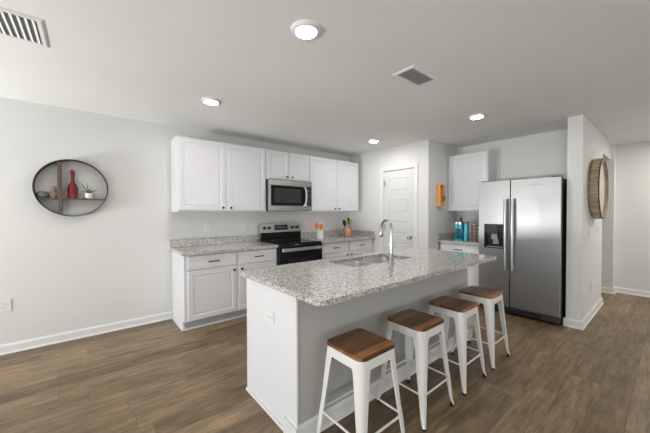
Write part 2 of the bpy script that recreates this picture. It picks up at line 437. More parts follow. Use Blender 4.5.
# ------------------------------------------------------------------ cabinets (local frame: x along, wall at y=0, front to -y)
def front_panel(name, x0, x1, y, z0, z1, parent, t=.019, frame=.052, raised=True):
    bm = bmesh.new()
    def loop(ins, d): return [bm.verts.new(q) for q in ((x0+ins, y-d, z0+ins), (x1-ins, y-d, z0+ins), (x1-ins, y-d, z1-ins), (x0+ins, y-d, z1-ins))]
    ls = [loop(0, 0), loop(0, t-.003), loop(.003, t)]
    if raised:
        ls += [loop(frame, t), loop(frame+.004, t-.007), loop(frame+.014, t-.0085), loop(frame+.026, t-.0045)]
    for a, b in zip(ls, ls[1:]):
        for i in range(4): bm.faces.new((a[i], a[(i+1) % 4], b[(i+1) % 4], b[i]))
    bm.faces.new(ls[0]); bm.faces.new(ls[-1])
    return obj(name, bm, CAB, parent)
def knob(x, y, z, parent):
    bm = bmesh.new(); lathe(bm, [(.0, 0), (.007, 0), (.006, -.012), (.014, -.017), (.016, -.023), (.012, -.028), (.0, -.029)], (x, y, z), 18, 'y', close=False)
    bmesh.ops.remove_doubles(bm, verts=bm.verts, dist=1e-6)
    return obj('knob', bm, BRONZE, parent, smooth=True)
def pull(x, y, z, parent, w=.13):
    bm = bmesh.new(); h = w/2
    tube(bm, [(x-h, y-.028, z), (x+h, y-.028, z)], .0065, 10)
    for s in (-1, 1): tube(bm, [(x+s*h*.72, y, z), (x+s*h*.72, y-.028, z)], .0045, 8)
    return obj('handle', bm, BRONZE, parent, smooth=True)
def cabinet(name, label, loc, rotz, w, z0, z1, depth, cols, base=False, cat='cabinet', group=None, knob_hi=False, left_full=True):
    t = thing(name, label, cat, loc, rotz, group)
    d = depth-.019
    bm = bmesh.new(); toe = .11 if base else 0
    if base:
        slabp = [(0, 0), (-d, 0), (-d, 0)]
        box(bm, 0, w, -d, 0, z0+toe, z1)
        box(bm, 0, .018, -(d-.065), 0, z0, z0+toe)
    else: box(bm, 0, w, -d, 0, z0, z1)
    obj('body', bm, CAB, t, bevel=.0015)
    if base:
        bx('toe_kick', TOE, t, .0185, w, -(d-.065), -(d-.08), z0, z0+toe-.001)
        bx('shoe_moulding', TRIM, t, -.012, w, -(d-.065)-.016, -(d-.065), 0, .018)
        bx('side_shoe', TRIM, t, -.012, 0, -(d-.065), -.03, 0, .018)
    g = .012
    for (x0, x1, side) in cols:
        if base:
            dt = z1-.012; db = z1-.170
            dr = front_panel('drawer', x0, x1, -d, db, dt, t, raised=False)
            pull((x0+x1)/2, -d-.019, (db+dt)/2, dr, .13)
            do = front_panel('door', x0, x1, -d, z0+toe+.012, db-.022, t)
            knob(x1-.034 if side > 0 else x0+.034, -d-.019, db-.022-.038, do)
        else:
            do = front_panel('door', x0, x1, -d, z0+.016, z1-.012, t)
            if side: knob(x1-.034 if side > 0 else x0+.034, -d-.019, z0+.016+.036, do)
    return t
U0, U1 = 1.372, 2.286
XA, XB, XC, XD = .826, 2.005, 2.786, 3.944
cabinet('upper_cabinet', 'white two-door upper cabinet left of the microwave, end nearest the round shelf', (XA, YW-.002, 0), 0, XB-XA, U0, U1, .33,
        [(.012, .575, 1), (.612, XB-XA-.012, -1)], group=None)
cabinet('upper_cabinet', 'short white two-door upper cabinet above the microwave', (XB+.001, YW-.002, 0), 0, XC-XB-.002, 1.848, U1, .33,
        [(.012, .376, 1), (.406, XC-XB-.014, -1)])
cabinet('upper_cabinet', 'white two-door upper cabinet right of the microwave above the utensil pots', (XC, YW-.002, 0), 0, XD-XC, U0, U1, .33,
        [(.014, .580, 1), (.608, XD-XC-.012, -1)])
ZB = .876
cabinet('base_cabinet', 'white base cabinet left of the range with two drawers over two doors', (XA, YW-.002, 0), 0, 2.018-XA, 0, ZB, .61,
        [(.04, .605, 1), (.640, 2.018-XA-.012, -1)], base=True)
cabinet('base_cabinet', 'white base cabinet right of the range in the pantry wall corner', (2.787, YW-.002, 0), 0, XP-2.787-.002, 0, ZB, .61,
        [(.014, .600, 1), (.630, XP-2.787-.03, -1)], base=True)
cabinet('upper_cabinet', 'single white upper cabinet over the teal coffee maker beside the fridge', (XF-.002, YO-.002, 0), -PI/2, .62, U0, U1, .33,
        [(.012, .608, 0)])
cabinet('base_cabinet', 'narrow white base cabinet between pantry side wall and fridge', (XF-.002, YO-.016, 0), -PI/2, .61, 0, ZB, .61,
        [(.014, .606, -1)], base=True)

# ------------------------------------------------------------------ worktops
def worktop(name, label, loc, rotz, w, depth, left=True, right=False, back=True, sidel=False, sider=False):
    t = thing(name, label, 'countertop', loc, rotz)
    bm = bmesh.new(); slab(bm, rrect(0, w, -depth, 0, 0), ZB, .914); obj('slab', bm, GRAN, t, bevel=.003)
    if back: bx('backsplash', GRAN, t, 0, w, -.02, 0, .9141, 1.012, .002)
    if sidel: bx('side_splash', GRAN, t, 0, .02, -depth+.005, -.0205, .9141, 1.012, .002)
    if sider: bx('side_splash', GRAN, t, w-.02, w, -depth+.005, -.0205, .9141, 1.012, .002)
    return t
worktop('countertop', 'speckled grey granite countertop left of the range with short backsplash', (.800, YW, 0), 0, 2.018-.800, .64)
worktop('countertop', 'speckled grey granite countertop right of the range under the utensil pots', (2.787, YW, 0), 0, XP-2.787, .64, sider=True)
worktop('countertop', 'small granite countertop beside the fridge holding the teal coffee maker', (XF, YO, 0), -PI/2, .63, .64, sidel=True)

# ------------------------------------------------------------------ island
ZI = .883
IX0, IX1, IY0, IY1 = .931, 3.15, 1.385, 2.075
isl = thing('kitchen_island', 'kitchen island with white end panel and grey seating side', 'kitchen island', (IX0, IY0, 0))
w, d = IX1-IX0, IY1-IY0
bm = bmesh.new()
box(bm, .007, w-.02, .012, .10, 0, ZI); o = obj('seating_wall', bm, GREYW, isl, label='grey painted seating side')
bx('apron', GREYW, isl, .007, w-.02, 0, .012, ZI-.065, ZI, .002)
bm = bmesh.new()
box(bm, .02, .70, .10, d-.02, .11, ZI); box(bm, 1.66, w-.02, .10, d-.02, .11, ZI); box(bm, .70, 1.66, .10, d-.02, .11, .62)
box(bm, .70, 1.66, d-.04, d-.02, .62, ZI)
box(bm, .02, w-.02, .10, d-.085, 0, .11); obj('body', bm, CAB, isl)
bm = bmesh.new(); box(bm, 0, .02, .10, d, 0, ZI); obj('end_panel', bm, CAB, isl, label='white end panel', bevel=.001)
bx('end_panel', CAB, isl, w-.02, w, .012, d, 0, ZI, .001, label='white end panel')
bx('corner_post', CAB, isl, -.008, .0065, -.002, .115, .0, ZI, .002, label='white corner post')
bx('post_base', CAB, isl, -.024, .006, -.014, .125, .0, .105, .003, label='white block at the foot of the post')
bx('panel_shoe', TRIM, isl, -.014, 0, .125, d, 0, .02, .004)
bm = bmesh.new()
prof = [(.012, 0), (-.012, 0), (-.010, .012), (-.003, .018), (-.003, .085), (.004, .099), (.006, .105), (.012, .105)]
a = [bm.verts.new((.0065, y, z)) for y, z in prof]; b = [bm.verts.new((w-.02, y, z)) for y, z in prof]
for i in range(len(prof)): bm.faces.new((a[i], a[(i+1) % 8], b[(i+1) % 8], b[i]))
bm.faces.new(a); bm.faces.new(b); obj('baseboard', bm, TRIM, isl)
# kitchen side of the island: doors facing the range
for k, (x0, x1) in enumerate([(.03, .36), (.37, .70), (.72, 1.18), (1.19, 1.65), (1.67, 2.14)]):
    bm = bmesh.new(); y = d-.02
    def lp(ins, dd): return [bm.verts.new(q) for q in ((x0+ins, y+dd, .125+ins), (x1-ins, y+dd, .125+ins), (x1-ins, y+dd, ZB-.015-ins), (x0+ins, y+dd, ZB-.015-ins))]
    ls = [lp(0, 0), lp(0, .016), lp(.003, .019), lp(.052, .019), lp(.058, .012)]
    for a, b in zip(ls, ls[1:]):
        for i in range(4): bm.faces.new((a[i], a[(i+1) % 4], b[(i+1) % 4], b[i]))
    bm.faces.new(ls[-1]); obj('door', bm, CAB, isl)
# island top with sink cut-out
SX0, SX1, SY0, SY1 = 1.66, 2.46, 1.63, 1.99
it = thing('countertop', 'large speckled granite island top with rounded corners and sink cut-out', 'countertop', (0, 0, 0))
it.location = (.885, 1.118, 0)
bm = bmesh.new()
ox, oy = .885, 1.118
slab(bm, rrect(0, 3.175-ox, 0, 2.115-oy, [.03, .03, .055, .05], 6), ZI+.0005, .9142, [rrect(SX0-ox, SX1-ox, SY0-oy, SY1-oy, .05, 5)])
obj('slab', bm, GRAN, it, bevel=.004)
# sink
sk = thing('kitchen_sink', 'double-bowl stainless undermount sink in the island top', 'sink', (SX0, SY0, 0))
sw, sd = SX1-SX0, SY1-SY0
def bowl(x0, x1, y0, y1):
    bm = bmesh.new(); loops = []
    for ins, z in ((-.010, ZI-.001), (0, ZI-.001), (.006, ZI-.03), (.012, .70), (.035, .672), (.10, .668)):
        loops.append([bm.verts.new((x, y, z)) for x, y in rrect(x0+ins, x1-ins, y0+ins, y1-ins, .05, 5)])
    for a, b in zip(loops, loops[1:]):
        n = len(a)
        for i in range(n): bm.faces.new((a[i], a[(i+1) % n], b[(i+1) % n], b[i]))
    bm.faces.new(loops[-1]); return obj('bowl', bm, SINKM, sk, smooth=True)
for x0, x1 in ((.0, sw/2-.012), (sw/2+.012, sw)):
    bb = bowl(x0, x1, 0, sd)
    bm = bmesh.new(); lathe(bm, [(.042, .669), (.045, .672), (.030, .6715), (.012, .668)], ((x0+x1)/2, sd/2, 0), 24)
    obj('drain', bm, CHROME, bb, smooth=True)
# faucet
fc = thing('faucet', 'tall chrome gooseneck pull-down faucet behind the island sink', 'faucet', (2.035, 1.562, .9144), -.27)
bm = bmesh.new(); lathe(bm, [(.030, 0), (.030, .006), (.024, .014), (.022, .075), (.0175, .085)], (0, 0, 0), 24); obj('base', bm, CHROME, fc, smooth=True)
pts = [(0, 0, .07), (0, 0, .16), (0, 0, .235)]
R = .072
for k in range(1, 15):
    a = PI - PI*k/14; pts.append((0, R + R*math.cos(a), .30 + R*math.sin(a)*1.0))
pts.insert(3, (0, 0, .30))
bm = bmesh.new(); tube(bm, pts, [.0155, .014, .0125, .0115]+[.0115]*(len(pts)-4), 14); obj('gooseneck', bm, CHROME, fc, smooth=True)
bm = bmesh.new(); tube(bm, [(0, 2*R, .305), (0, 2*R+.001, .28), (0, 2*R+.004, .24), (0, 2*R+.006, .215)], [.0125, .0165, .0185, .0165], 16)
obj('spray_head', bm, CHROME, fc, smooth=True)
bm = bmesh.new(); tube(bm, [(-.018, 0, .045), (-.04, 0, .05), (-.085, .01, .085)], [.011, .008, .006], 12); obj('lever', bm, CHROME, fc, smooth=True)

# ------------------------------------------------------------------ range
rg = thing('range', 'black and stainless electric range with rear control panel', 'oven', (2.0205, YW, 0))
rw = .764
bx('body', DARKM, rg, 0, rw, -.625, -.03, .03, .900, .003)
bm = bmesh.new(); box(bm, -.0, rw, -.645, -.09, .9005, .920); obj('cooktop', bm, BLACKG, rg, bevel=.004)
for (x, y, r) in ((.20, -.48, .10), (.56, -.48, .08), (.20, -.22, .08), (.56, -.22, .10)):
    bm = bmesh.new(); torus_ring(bm, [(r, .9203), (r, .9207), (r-.004, .9207), (r-.004, .9203)], (x, y, 0), 40); obj('burner_ring', bm, BURN, rg)
bm = bmesh.new()
pr = [(-.03, .915), (-.09, .915), (-.088, 1.045), (-.062, 1.186), (-.03, 1.186)]
a = [bm.verts.new((.008, y, z)) for y, z in pr]; b = [bm.verts.new((rw-.008, y, z)) for y, z in pr]
for i in range(5): bm.faces.new((a[i], a[(i+1) % 5], b[(i+1) % 5], b[i]))
bm.faces.new(a); bm.faces.new(b); bg = obj('back_panel', bm, STEEL, rg, bevel=.002)
bx('vent_band', BLACKG, rg, .008, rw-.008, -.0935, -.0885, .921, 1.045, .001)
def onpanel(z): return -.088 + (z-1.045)*(.026/.141)
yy = onpanel(1.115)
bm = bmesh.new(); vs = box(bm, .262, .505, -.003, .003, -.042, .042)
bmesh.ops.rotate(bm, verts=vs, cent=(0, 0, 0), matrix=Matrix.Rotation(-.182, 3, 'X')); bmesh.ops.translate(bm, verts=vs, vec=(0, yy, 1.118))
dsp = obj('display', bm, DISP, bg)
bm = bmesh.new(); vs = box(bm, .300, .460, -.0038, -.0031, -.014, .018)
bmesh.ops.rotate(bm, verts=vs, cent=(0, 0, 0), matrix=Matrix.Rotation(-.182, 3, 'X')); bmesh.ops.translate(bm, verts=vs, vec=(0, yy-.0002, 1.118))
obj('display_window', bm, BURN, dsp)
for x in (.085, .165, .590, .680):
    bm = bmesh.new(); lathe(bm, [(.0, 0), (.025, 0), (.025, -.008), (.020, -.012), (.018, -.030), (.0, -.031)], (0, 0, 0), 24, 'y', close=False)
    bmesh.ops.remove_doubles(bm, verts=bm.verts, dist=1e-6)
    bmesh.ops.rotate(bm, verts=bm.verts, cent=(0, 0, 0), matrix=Matrix.Rotation(-.182, 3, 'X'))
    bmesh.ops.translate(bm, verts=bm.verts, vec=(x, yy-.001, 1.115)); obj('knob', bm, BLACKP, bg, smooth=True)
od = bx('oven_door', BLACKG, rg, .004, rw-.004, -.665, -.6255, .24, .895, .006)
bx('door_window', DISP, od, .13, rw-.13, -.667, -.6652, .42, .70, .001)
bm = bmesh.new(); slabv = rrect(.02, rw-.02, -.725, -.700, .010, 4); slab(bm, slabv, .815, .858)
for x in (.05, rw-.075): box(bm, x, x+.025, -.702, -.6652, .822, .850)
obj('oven_handle', bm, HANDM, od, bevel=.004)
bx('storage_drawer', STEEL, rg, .004, rw-.004, -.655, -.6255, .06, .232, .004)
for x in (.05, rw-.05):
    for y in (-.58, -.1):
        bm = bmesh.new(); lathe(bm, [(.018, 0), (.018, .0295)], (x, y, 0), 12); obj('foot', bm, BLACKP, rg)

# ------------------------------------------------------------------ microwave
mw = thing('microwave', 'stainless over-the-range microwave with black glass door', 'microwave', (2.009, YW, 1.386))
ww, hh, md = .772, .460, .40
bx('body', DARKM, mw, 0, ww, -md+.03, -.001, 0, hh, .003)
bm = bmesh.new()
box(bm, 0, ww, -md, -md+.0295, hh-.085, hh); box(bm, 0, ww, -md, -md+.0295, .0, .075)
box(bm, 0, .032, -md, -md+.0295, .075, hh-.085); box(bm, ww-.012, ww, -md, -md+.0295, .075, hh-.085)
obj('front_frame', bm, STEEL, mw, bevel=.001)
bx('door_glass', BLACKG, mw, .033, .640, -md+.004, -md+.029, .076, hh-.086)
bx('control_panel', BLACKP, mw, .6405, ww-.0125, -md+.002, -md+.029, .076, hh-.086)
bm = bmesh.new()
for r_ in range(6):
    for c_ in range(3): box(bm, .668+.027*c_, .687+.027*c_, -md+.0005, -md+.002, .10+.03*r_, .115+.03*r_)
box(bm, .665, .745, -md+.0005, -md+.002, .30, .335)
obj('keypad', bm, BURN, mw)
bm = bmesh.new(); box(bm, .09, .56, -md+.0025, -md+.004, .12, .33); obj('door_window', bm, mat('dim_mesh_glass', (.035, .035, .036), .12), mw)
bm = bmesh.new()
pts = [(.612, -md-.005, .075), (.622, -md-.03, .095), (.630, -md-.045, .15), (.632, -md-.048, .225), (.630, -md-.045, .30), (.622, -md-.03, .355), (.612, -md-.005, .375)]
tube(bm, pts, .013, 12); obj('handle', bm, HANDM, mw, smooth=True)
bx('bottom_vent', BLACKP, mw, .02, ww-.02, -md+.05, -.05, -.006, 0)

# ------------------------------------------------------------------ fridge
fr = thing('refrigerator', 'large stainless side-by-side refrigerator with black water dispenser', 'refrigerator', (XF-.02, 1.748, 0), -PI/2)
FW, FD, FH = .915, XF-.02-4.268, 1.775
bx('body', DARKM, fr, .004, FW-.004, -FD+.072, 0, .025, FH-.012, .004)
seam = .388
def fdoor(x0, x1, hole=None):
    bm = bmesh.new(); y0, y1 = -FD, -FD+.066; z0, z1 = .105, FH
    if hole:
        hx0, hx1, hz0, hz1 = hole
        for q in ((x0, hx0, z0, z1), (hx1, x1, z0, z1), (hx0, hx1, z0, hz0), (hx0, hx1, hz1, z1)):
            box(bm, q[0], q[1], y0, y1, q[2], q[3])
        bmesh.ops.remove_doubles(bm, verts=bm.verts, dist=1e-5)
        box(bm, hx0, hx1, y0+.055, y1, hz0, hz1)
        return obj('door', bm, FSTEEL, fr)
    box(bm, x0, x1, y0, y1, z0, z1)
    return obj('door', bm, FSTEEL, fr, bevel=.006, seg=3)
d1 = fdoor(.0, seam-.004, (.072, .315, .865, 1.195)); d2 = fdoor(seam+.004, FW)
# dispenser
bm = bmesh.new()
for q in ((.072, .083, .865, 1.195), (.304, .315, .865, 1.195), (.083, .304, .865, .878), (.083, .304, 1.175, 1.195)): box(bm, q[0], q[1], -FD-.004, -FD+.05, q[2], q[3])
box(bm, .083, .304, -FD+.045, -FD+.054, .878, 1.175)
dp = obj('water_dispenser', bm, BLACKP, d1, label='black water and ice dispenser')
bx('dispenser_control', BLACKG, d1, .083, .304, -FD-.003, -FD+.04, 1.065, 1.175, .002)
bx('dispenser_paddle', GREYP, d1, .155, .235, -FD+.012, -FD+.044, .985, 1.063, .004, label='grey paddle')
bx('dispenser_paddle', GREYP, d1, .175, .245, -FD+.020, -FD+.044, .92, .984, .004, label='grey paddle')
bx('drip_tray', GREYP, d1, .095, .292, -FD+.004, -FD+.044, .8785, .888)
for dd, x in ((d1, seam-.040), (d2, seam+.040)):
    bm = bmesh.new()
    zs = [.60+.93*k/12 for k in range(13)]
    for i, zz in enumerate(zs): pass
    pr = [(x, -FD-.05-.012*math.sin(PI*k/12), zz) for k, zz in enumerate(zs)]
    tube(bm, pr, .0185, 16)
    for zz in (.645, 1.485): tube(bm, [(x, -FD, zz), (x, -FD-.052, zz)], .012, 10)
    obj('handle', bm, HANDM, dd, smooth=True)
bm = bmesh.new(); box(bm, .01, FW-.01, -FD+.02, -FD+.072, .03, .098); obj('kick_grille', bm, DARKM, fr)
bm = bmesh.new()
for k in range(3): box(bm, .06, FW-.19, -FD+.0165, -FD+.0195, .040+.018*k, .048+.018*k)
obj('grille_slot', bm, BLACKP, fr)
bx('hinge_cover', DARKM, fr, FW-.17, FW-.012, -FD+.006, -FD+.0195, .036, .096, .004)
bx('hinge_cover', DARKM, fr, .012, .12, -FD+.006, -FD+.0195, .036, .096, .004)
for x in (.06, FW-.06):
    for y in (-FD+.12, -.08):
        bm = bmesh.new(); lathe(bm, [(.022, 0), (.022, .0248)], (x, y, 0), 14); obj('foot', bm, BLACKP, fr)
bx('top_hinge', DARKM, fr, .01, .10, -FD+.02, -FD+.14, FH-.0118, FH+.012, .003); bx('top_hinge', DARKM, fr, FW-.10, FW-.01, -FD+.02, -FD+.14, FH-.0118, FH+.012, .003)
bm = bmesh.new()
for k in range(8): box(bm, FW-.30+k*.012, FW-.292+k*.012, -FD-.0012, -FD-.0001, FH-.085, FH-.073 if k % 3 else FH-.070)
obj('badge', bm, GREYP, d2, label='small grey lettering badge')

# ------------------------------------------------------------------ bar stools
def make_stool():
    t = thing('bar_stool', '', 'bar stool', group='bar stools along the island')
    hs, hb, ZS = .143, .186, .590      # half width under the seat, half width at the floor
    bm = bmesh.new(); slab(bm, rrect(-.150, .150, -.150, .150, .045, 8), ZS+.004, ZS+.022)
    obj('seat', bm, SEATW, t, bevel=.005, seg=3, label='brown wooden seat')
    bm = bmesh.new(); rings = []
    for half, r, z in ((.147, .044, ZS+.0035), (.149, .046, ZS-.004), (.151, .047, ZS-.048), (.147, .044, ZS-.048), (.144, .042, ZS-.004)):
        rings.append([bm.verts.new((x, y, z)) for x, y in rrect(-half, half, -half, half, r, 8)])
    for a, b in zip(rings, rings[1:]):
        n = len(a)
        for i in range(n): bm.faces.new((a[i], a[(i+1) % n], b[(i+1) % n], b[i]))
    bm.faces.new(rings[0]); obj('seat_frame', bm, STOOLM, t, smooth=True)
    for sx, sy in ((-1, -1), (1, -1), (1, 1), (-1, 1)):
        bm = bmesh.new(); rings = []
        for k in range(15):
            u = k/14; z = .018 + (ZS-.020-.018)*(1-u)
            h = .1495 + (.186-.1495)*u + .006*max(0, u-.93)/.07
            wd = .048*(1-u)**.8 + .017 + .010*max(0, 1-u*9)
            r = .044*(1-u) + .010*u; th = .0032
            def prof(off):
                hh_, rr = h-off, max(r-off, .004); c = hh_-rr; out = [(hh_, hh_-max(wd, rr+.001))]
                for j in range(7):
                    a = math.radians(90*j/6); out.append((c+rr*math.cos(a), c+rr*math.sin(a)))
                out.append((hh_-max(wd, rr+.001), hh_)); return out
            pts = prof(0) + prof(th)[::-1]
            rings.append([bm.verts.new((sx*x, sy*y, z)) for x, y in pts])
        for a, b in zip(rings, rings[1:]):
            n = len(a)
            for i in range(n): bm.faces.new((a[i], a[(i+1) % n], b[(i+1) % n], b[i]))
        bm.faces.new(rings[0]); bm.faces.new(rings[-1])
        # pressed rib down the lower half of the corner
        def cp(z, o=0.0):
            u = 1-(z-.018)/(ZS-.038); h = .1495+(.186-.1495)*u; r = .044*(1-u)+.010*u
            return h-r*(1-.7071)+o
        tube(bm, [(sx*cp(z, -.0005), sy*cp(z, -.0005), z) for z in (.06, .12, .19, .25)], [.002, .0045, .0045, .002], 8)
        lg = obj('leg', bm, STOOLM, t, smooth=True)
        bm = bmesh.new(); f = .178; box(bm, sx*f-.011, sx*f+.011, sy*f-.011, sy*f+.011, 0, .0215); obj('rubber_foot', bm, RUBBER, lg, bevel=.003)
        q = .139
        for ex, ey in ((sx*q, sy*(q-.052)), (sx*(q-.052), sy*q)):
            bm = bmesh.new(); tube(bm, [(ex, ey, ZS-.047), (ex, ey, ZS-.066)], .006, 8); obj('bumper', bm, RUBBER, lg)
    zf = .205; u = 1-(zf-.018)/(ZS-.038); h = .1495+(.186-.1495)*u-.006
    for a, b in (((-h, -h), (h, -h)), ((h, -h), (h, h)), ((h, h), (-h, h)), ((-h, h), (-h, -h))):
        bm = bmesh.new(); ax = Vector((*a, zf)); bx_ = Vector((*b, zf)); dd = (bx_-ax).normalized()*.008
        tube(bm, [ax+dd, bx_-dd], .0065, 10); obj('footrest_bar', bm, STOOLM, t, smooth=True)
    return t
stool = make_stool()
spots = [(1.205, 1.142, 'white metal stool with reddish wooden seat nearest the camera at the island'),
         (1.775, 1.152, 'white metal stool with brown wooden seat, second from the camera'),
         (2.322, 1.152, 'white metal stool with brown wooden seat, third from the camera'),
         (2.858, 1.152, 'white metal stool with dark wooden seat at the fridge end of the island')]
for i, (x, y, lab) in enumerate(spots):
    if i == 0: stool.location = (x, y, 0); stool['label'] = lab
    else: dup(stool, (x, y, 0), 0, lab)

# ------------------------------------------------------------------ ceiling lights and vents
cl = thing('ceiling_light', 'round lit recessed ceiling light nearest the camera, large at top centre', 'ceiling light', (1.035, 1.43, HC), group='recessed ceiling lights')
bm = bmesh.new(); torus_ring(bm, [(.094, 0), (.092, -.006), (.074, -.018), (.064, -.018), (.062, -.004), (.066, 0)], (0, 0, 0), 48); obj('trim_ring', bm, TRIM, cl, smooth=True)
bm = bmesh.new(); lathe(bm, [(.0635, -.004), (.0635, -.0155), (.058, -.0165)], (0, 0, 0), 40); obj('diffuser', bm, LAMP, cl)
dup(cl, (.955, 2.93, HC), 0, 'lit recessed ceiling light above the left upper cabinets')
dup(cl, (3.42, 2.96, HC), 0, 'small lit recessed ceiling light near the pantry door')
dup(cl, (3.48, 1.455, HC), 0, 'lit recessed ceiling light in front of the fridge')
dup(cl, (6.15, -.55, HC), 0, 'added ceiling fitting for the hallway fill light, outside the frame')  # copied fitting, added to dress the hall fill light
def vent(label, x0, x1, y0, y1, along, n, rotdir=1):
    t = thing('ceiling_vent', label, 'air vent', ((x0+x1)/2, (y0+y1)/2, HC), group='ceiling air vents')
    a, b = (x1-x0)/2, (y1-y0)/2; f = .032
    bm = bmesh.new(); rings = []
    for ins, z in ((0, 0), (.001, -.004), (.012, -.010), (f, -.008), (f, 0)):
        rings.append([bm.verts.new(q) for q in ((-a+ins, -b+ins, z), (a-ins, -b+ins, z), (a-ins, b-ins, z), (-a+ins, b-ins, z))])
    for p, q in zip(rings, rings[1:]):
        for i in range(4): bm.faces.new((p[i], p[(i+1) % 4], q[(i+1) % 4], q[i]))
    obj('frame', bm, TRIM, t)
    bx('duct_backing', GREYP, t, -a+f-.004, a-f+.004, -b+f-.004, b-f+.004, -.0025, -.0005)
    span = (2*a if along == 'y' else 2*b)-2*f
    for k in range(n):
        c = -span/2 + span*(k+.5)/n
        bm = bmesh.new()
        if along == 'y': vs = box(bm, -.0075, .0075, -b+f, b-f, -.0007, .0007); ax = 'Y'
        else: vs = box(bm, -a+f, a-f, -.0075, .0075, -.0007, .0007); ax = 'X'
        bmesh.ops.rotate(bm, verts=vs, cent=(0, 0, 0), matrix=Matrix.Rotation(.55*rotdir, 3, ax))
        bmesh.ops.translate(bm, verts=vs, vec=(c, 0, -.0085) if along == 'y' else (0, c, -.0085)); obj('slat', bm, TRIM, t)
    return t
vent('white ceiling air vent in the upper left corner', -.43, -.185, 2.31, 2.665, 'y', 6)
vent('white ceiling air vent above the island, near the fridge', 1.905, 2.265, 1.25, 1.455, 'x', 6)

# ------------------------------------------------------------------ outlets and switches
def outlet(name, label, cat, loc, rotz, w=.072, h=.116, kind='outlet', group=None, horiz=False):
    t = thing(name, label, cat, loc, rotz, group)
    if horiz: w, h = h, w
    bm = bmesh.new(); slab(bm, rrect(-w/2, w/2, -h/2, h/2, .004, 3), 0, .006)
    bmesh.ops.rotate(bm, verts=bm.verts, cent=(0, 0, 0), matrix=Matrix.Rotation(PI/2, 3, 'X'))
    obj('cover_plate', bm, PLATE, t, bevel=.0015)
    if kind == 'switch':
        bx('rocker', PLATE, t, -.017, .017, -.010, -.0062, -.033, .033, .001)
    else:
        for s in (-1, 1):
            bm = bmesh.new()
            c = (s*.02, 0) if horiz else (0, s*.02)
            slab(bm, rrect(c[0]-.016, c[0]+.016, c[1]-.014, c[1]+.014, .008, 4), .006, .009)
            bmesh.ops.rotate(bm, verts=bm.verts, cent=(0, 0, 0), matrix=Matrix.Rotation(PI/2, 3, 'X')); so = obj('socket', bm, PLATE, t)
            bm = bmesh.new()
            for q in (-.006, .006): box(bm, c[0]+q-.0012, c[0]+q+.0012, -.0096, -.009, c[1]-.002, c[1]+.007)
            obj('slot', bm, DARKM, so)
    return t
OG = 'white outlets on the kitchen wall'
outlet('wall_outlet', 'white wall plate above the left granite counter, nearest its free end', 'outlet', (1.263, YW, 1.152), 0, .078, .118, 'switch')
outlet('wall_outlet', 'white outlet between left counter and cabinet, beside the range', 'outlet', (1.81, YW, 1.140), 0)
outlet('wall_outlet', 'white outlet on the wall above the white utensil crock', 'outlet', (2.965, YW, 1.160), 0)
outlet('wall_outlet', 'wide white outlet low on the left wall below the round shelf', 'outlet', (-.648, YW, .467), 0, .118, .118)
outlet('island_outlet', 'white horizontal outlet on the white island end panel', 'outlet', (IX0, 1.71, .663), -PI/2, horiz=True)
outlet('light_switch', 'white switch plate below the round mirror, nearest the wall end', 'switch', (4.80, YP, 1.09), 0, kind='switch')
outlet('light_switch', 'white switch plate below the round mirror, nearer the hallway', 'switch', (5.45, YP, 1.12), 0, kind='switch')
outlet('wall_outlet', 'white outlet low on the stub wall right of the fridge', 'outlet', (5.0, YP, .40), 0)

# ------------------------------------------------------------------ round wall shelf and what stands on it
SHX, SHZ, SHR = -.122, 1.622, .298
sh = thing('wall_shelf', 'round dark metal and wood shelf on the left wall', 'shelf', (SHX, YW, SHZ))
bm = bmesh.new(); torus_ring(bm, [(SHR, -.001), (SHR, -.105), (SHR-.008, -.105), (SHR-.008, -.001)], (0, 0, 0), 72, 'y'); obj('hoop', bm, HOOP, sh, smooth=True)
zs = 1.508-SHZ
hx = math.sqrt((SHR-.008)**2-zs**2)-.001
bx('shelf_board', SHELFW, sh, -hx, hx, -.100, -.002, zs-.008, zs+.006, .001)
dxv = -.235-SHX; hz = math.sqrt((SHR-.008)**2-(abs(dxv)+.004)**2)-.003
bx('divider', SHELFW, sh, dxv-.004, dxv+.026, -.100, -.002, zs+.0065, hz, .001)
bx('divider', SHELFW, sh, dxv+.002, dxv+.032, -.100, -.002, -hz, zs-.0085, .001)
ZT = 1.508+.0065
bt = thing('bottle', 'red glass bottle standing on the round wall shelf', 'bottle', (-.122, YW-.052, ZT))
bm = bmesh.new(); lathe(bm, [(.036, 0), (.043, .006), (.044, .10), (.042, .12), (.030, .148), (.018, .17), (.0145, .20), (.0145, .255), (.018, .258), (.018, .268), (.013, .27)], (0, 0, 0), 28); obj('glass_body', bm, REDG, bt, smooth=True)
bm = bmesh.new(); lathe(bm, [(.0185, .2705), (.0185, .298), (.016, .302)], (0, 0, 0), 20); obj('cap', bm, mat('deep_red_cap', (.30, .01, .02), .3), bt, smooth=True)
pp = thing('potted_plant', 'small spiky green plant in white pot on the round shelf', 'plant', (.008, YW-.052, ZT))
bm = bmesh.new(); lathe(bm, [(.030, 0), (.034, .003), (.038, .055), (.040, .060), (.036, .060), (.034, .050)], (0, 0, 0), 28); obj('pot', bm, CERAM, pp, smooth=True)
bm = bmesh.new(); lathe(bm, [(.034, .0505), (.034, .054)], (0, 0, 0), 20); obj('soil', bm, SOIL, pp)
rnd = random.Random(3)
leaves = [(-1.0, .55, .17), (-.35, .3, .14), (.2, .7, .09), (1.0, 1.1, .10), (-.9, 1.2, .08), (.7, .5, .08), (-.2, .9, .07), (.4, 1.2, .08), (-.6, .8, .09), (1.0, .8, .07)]
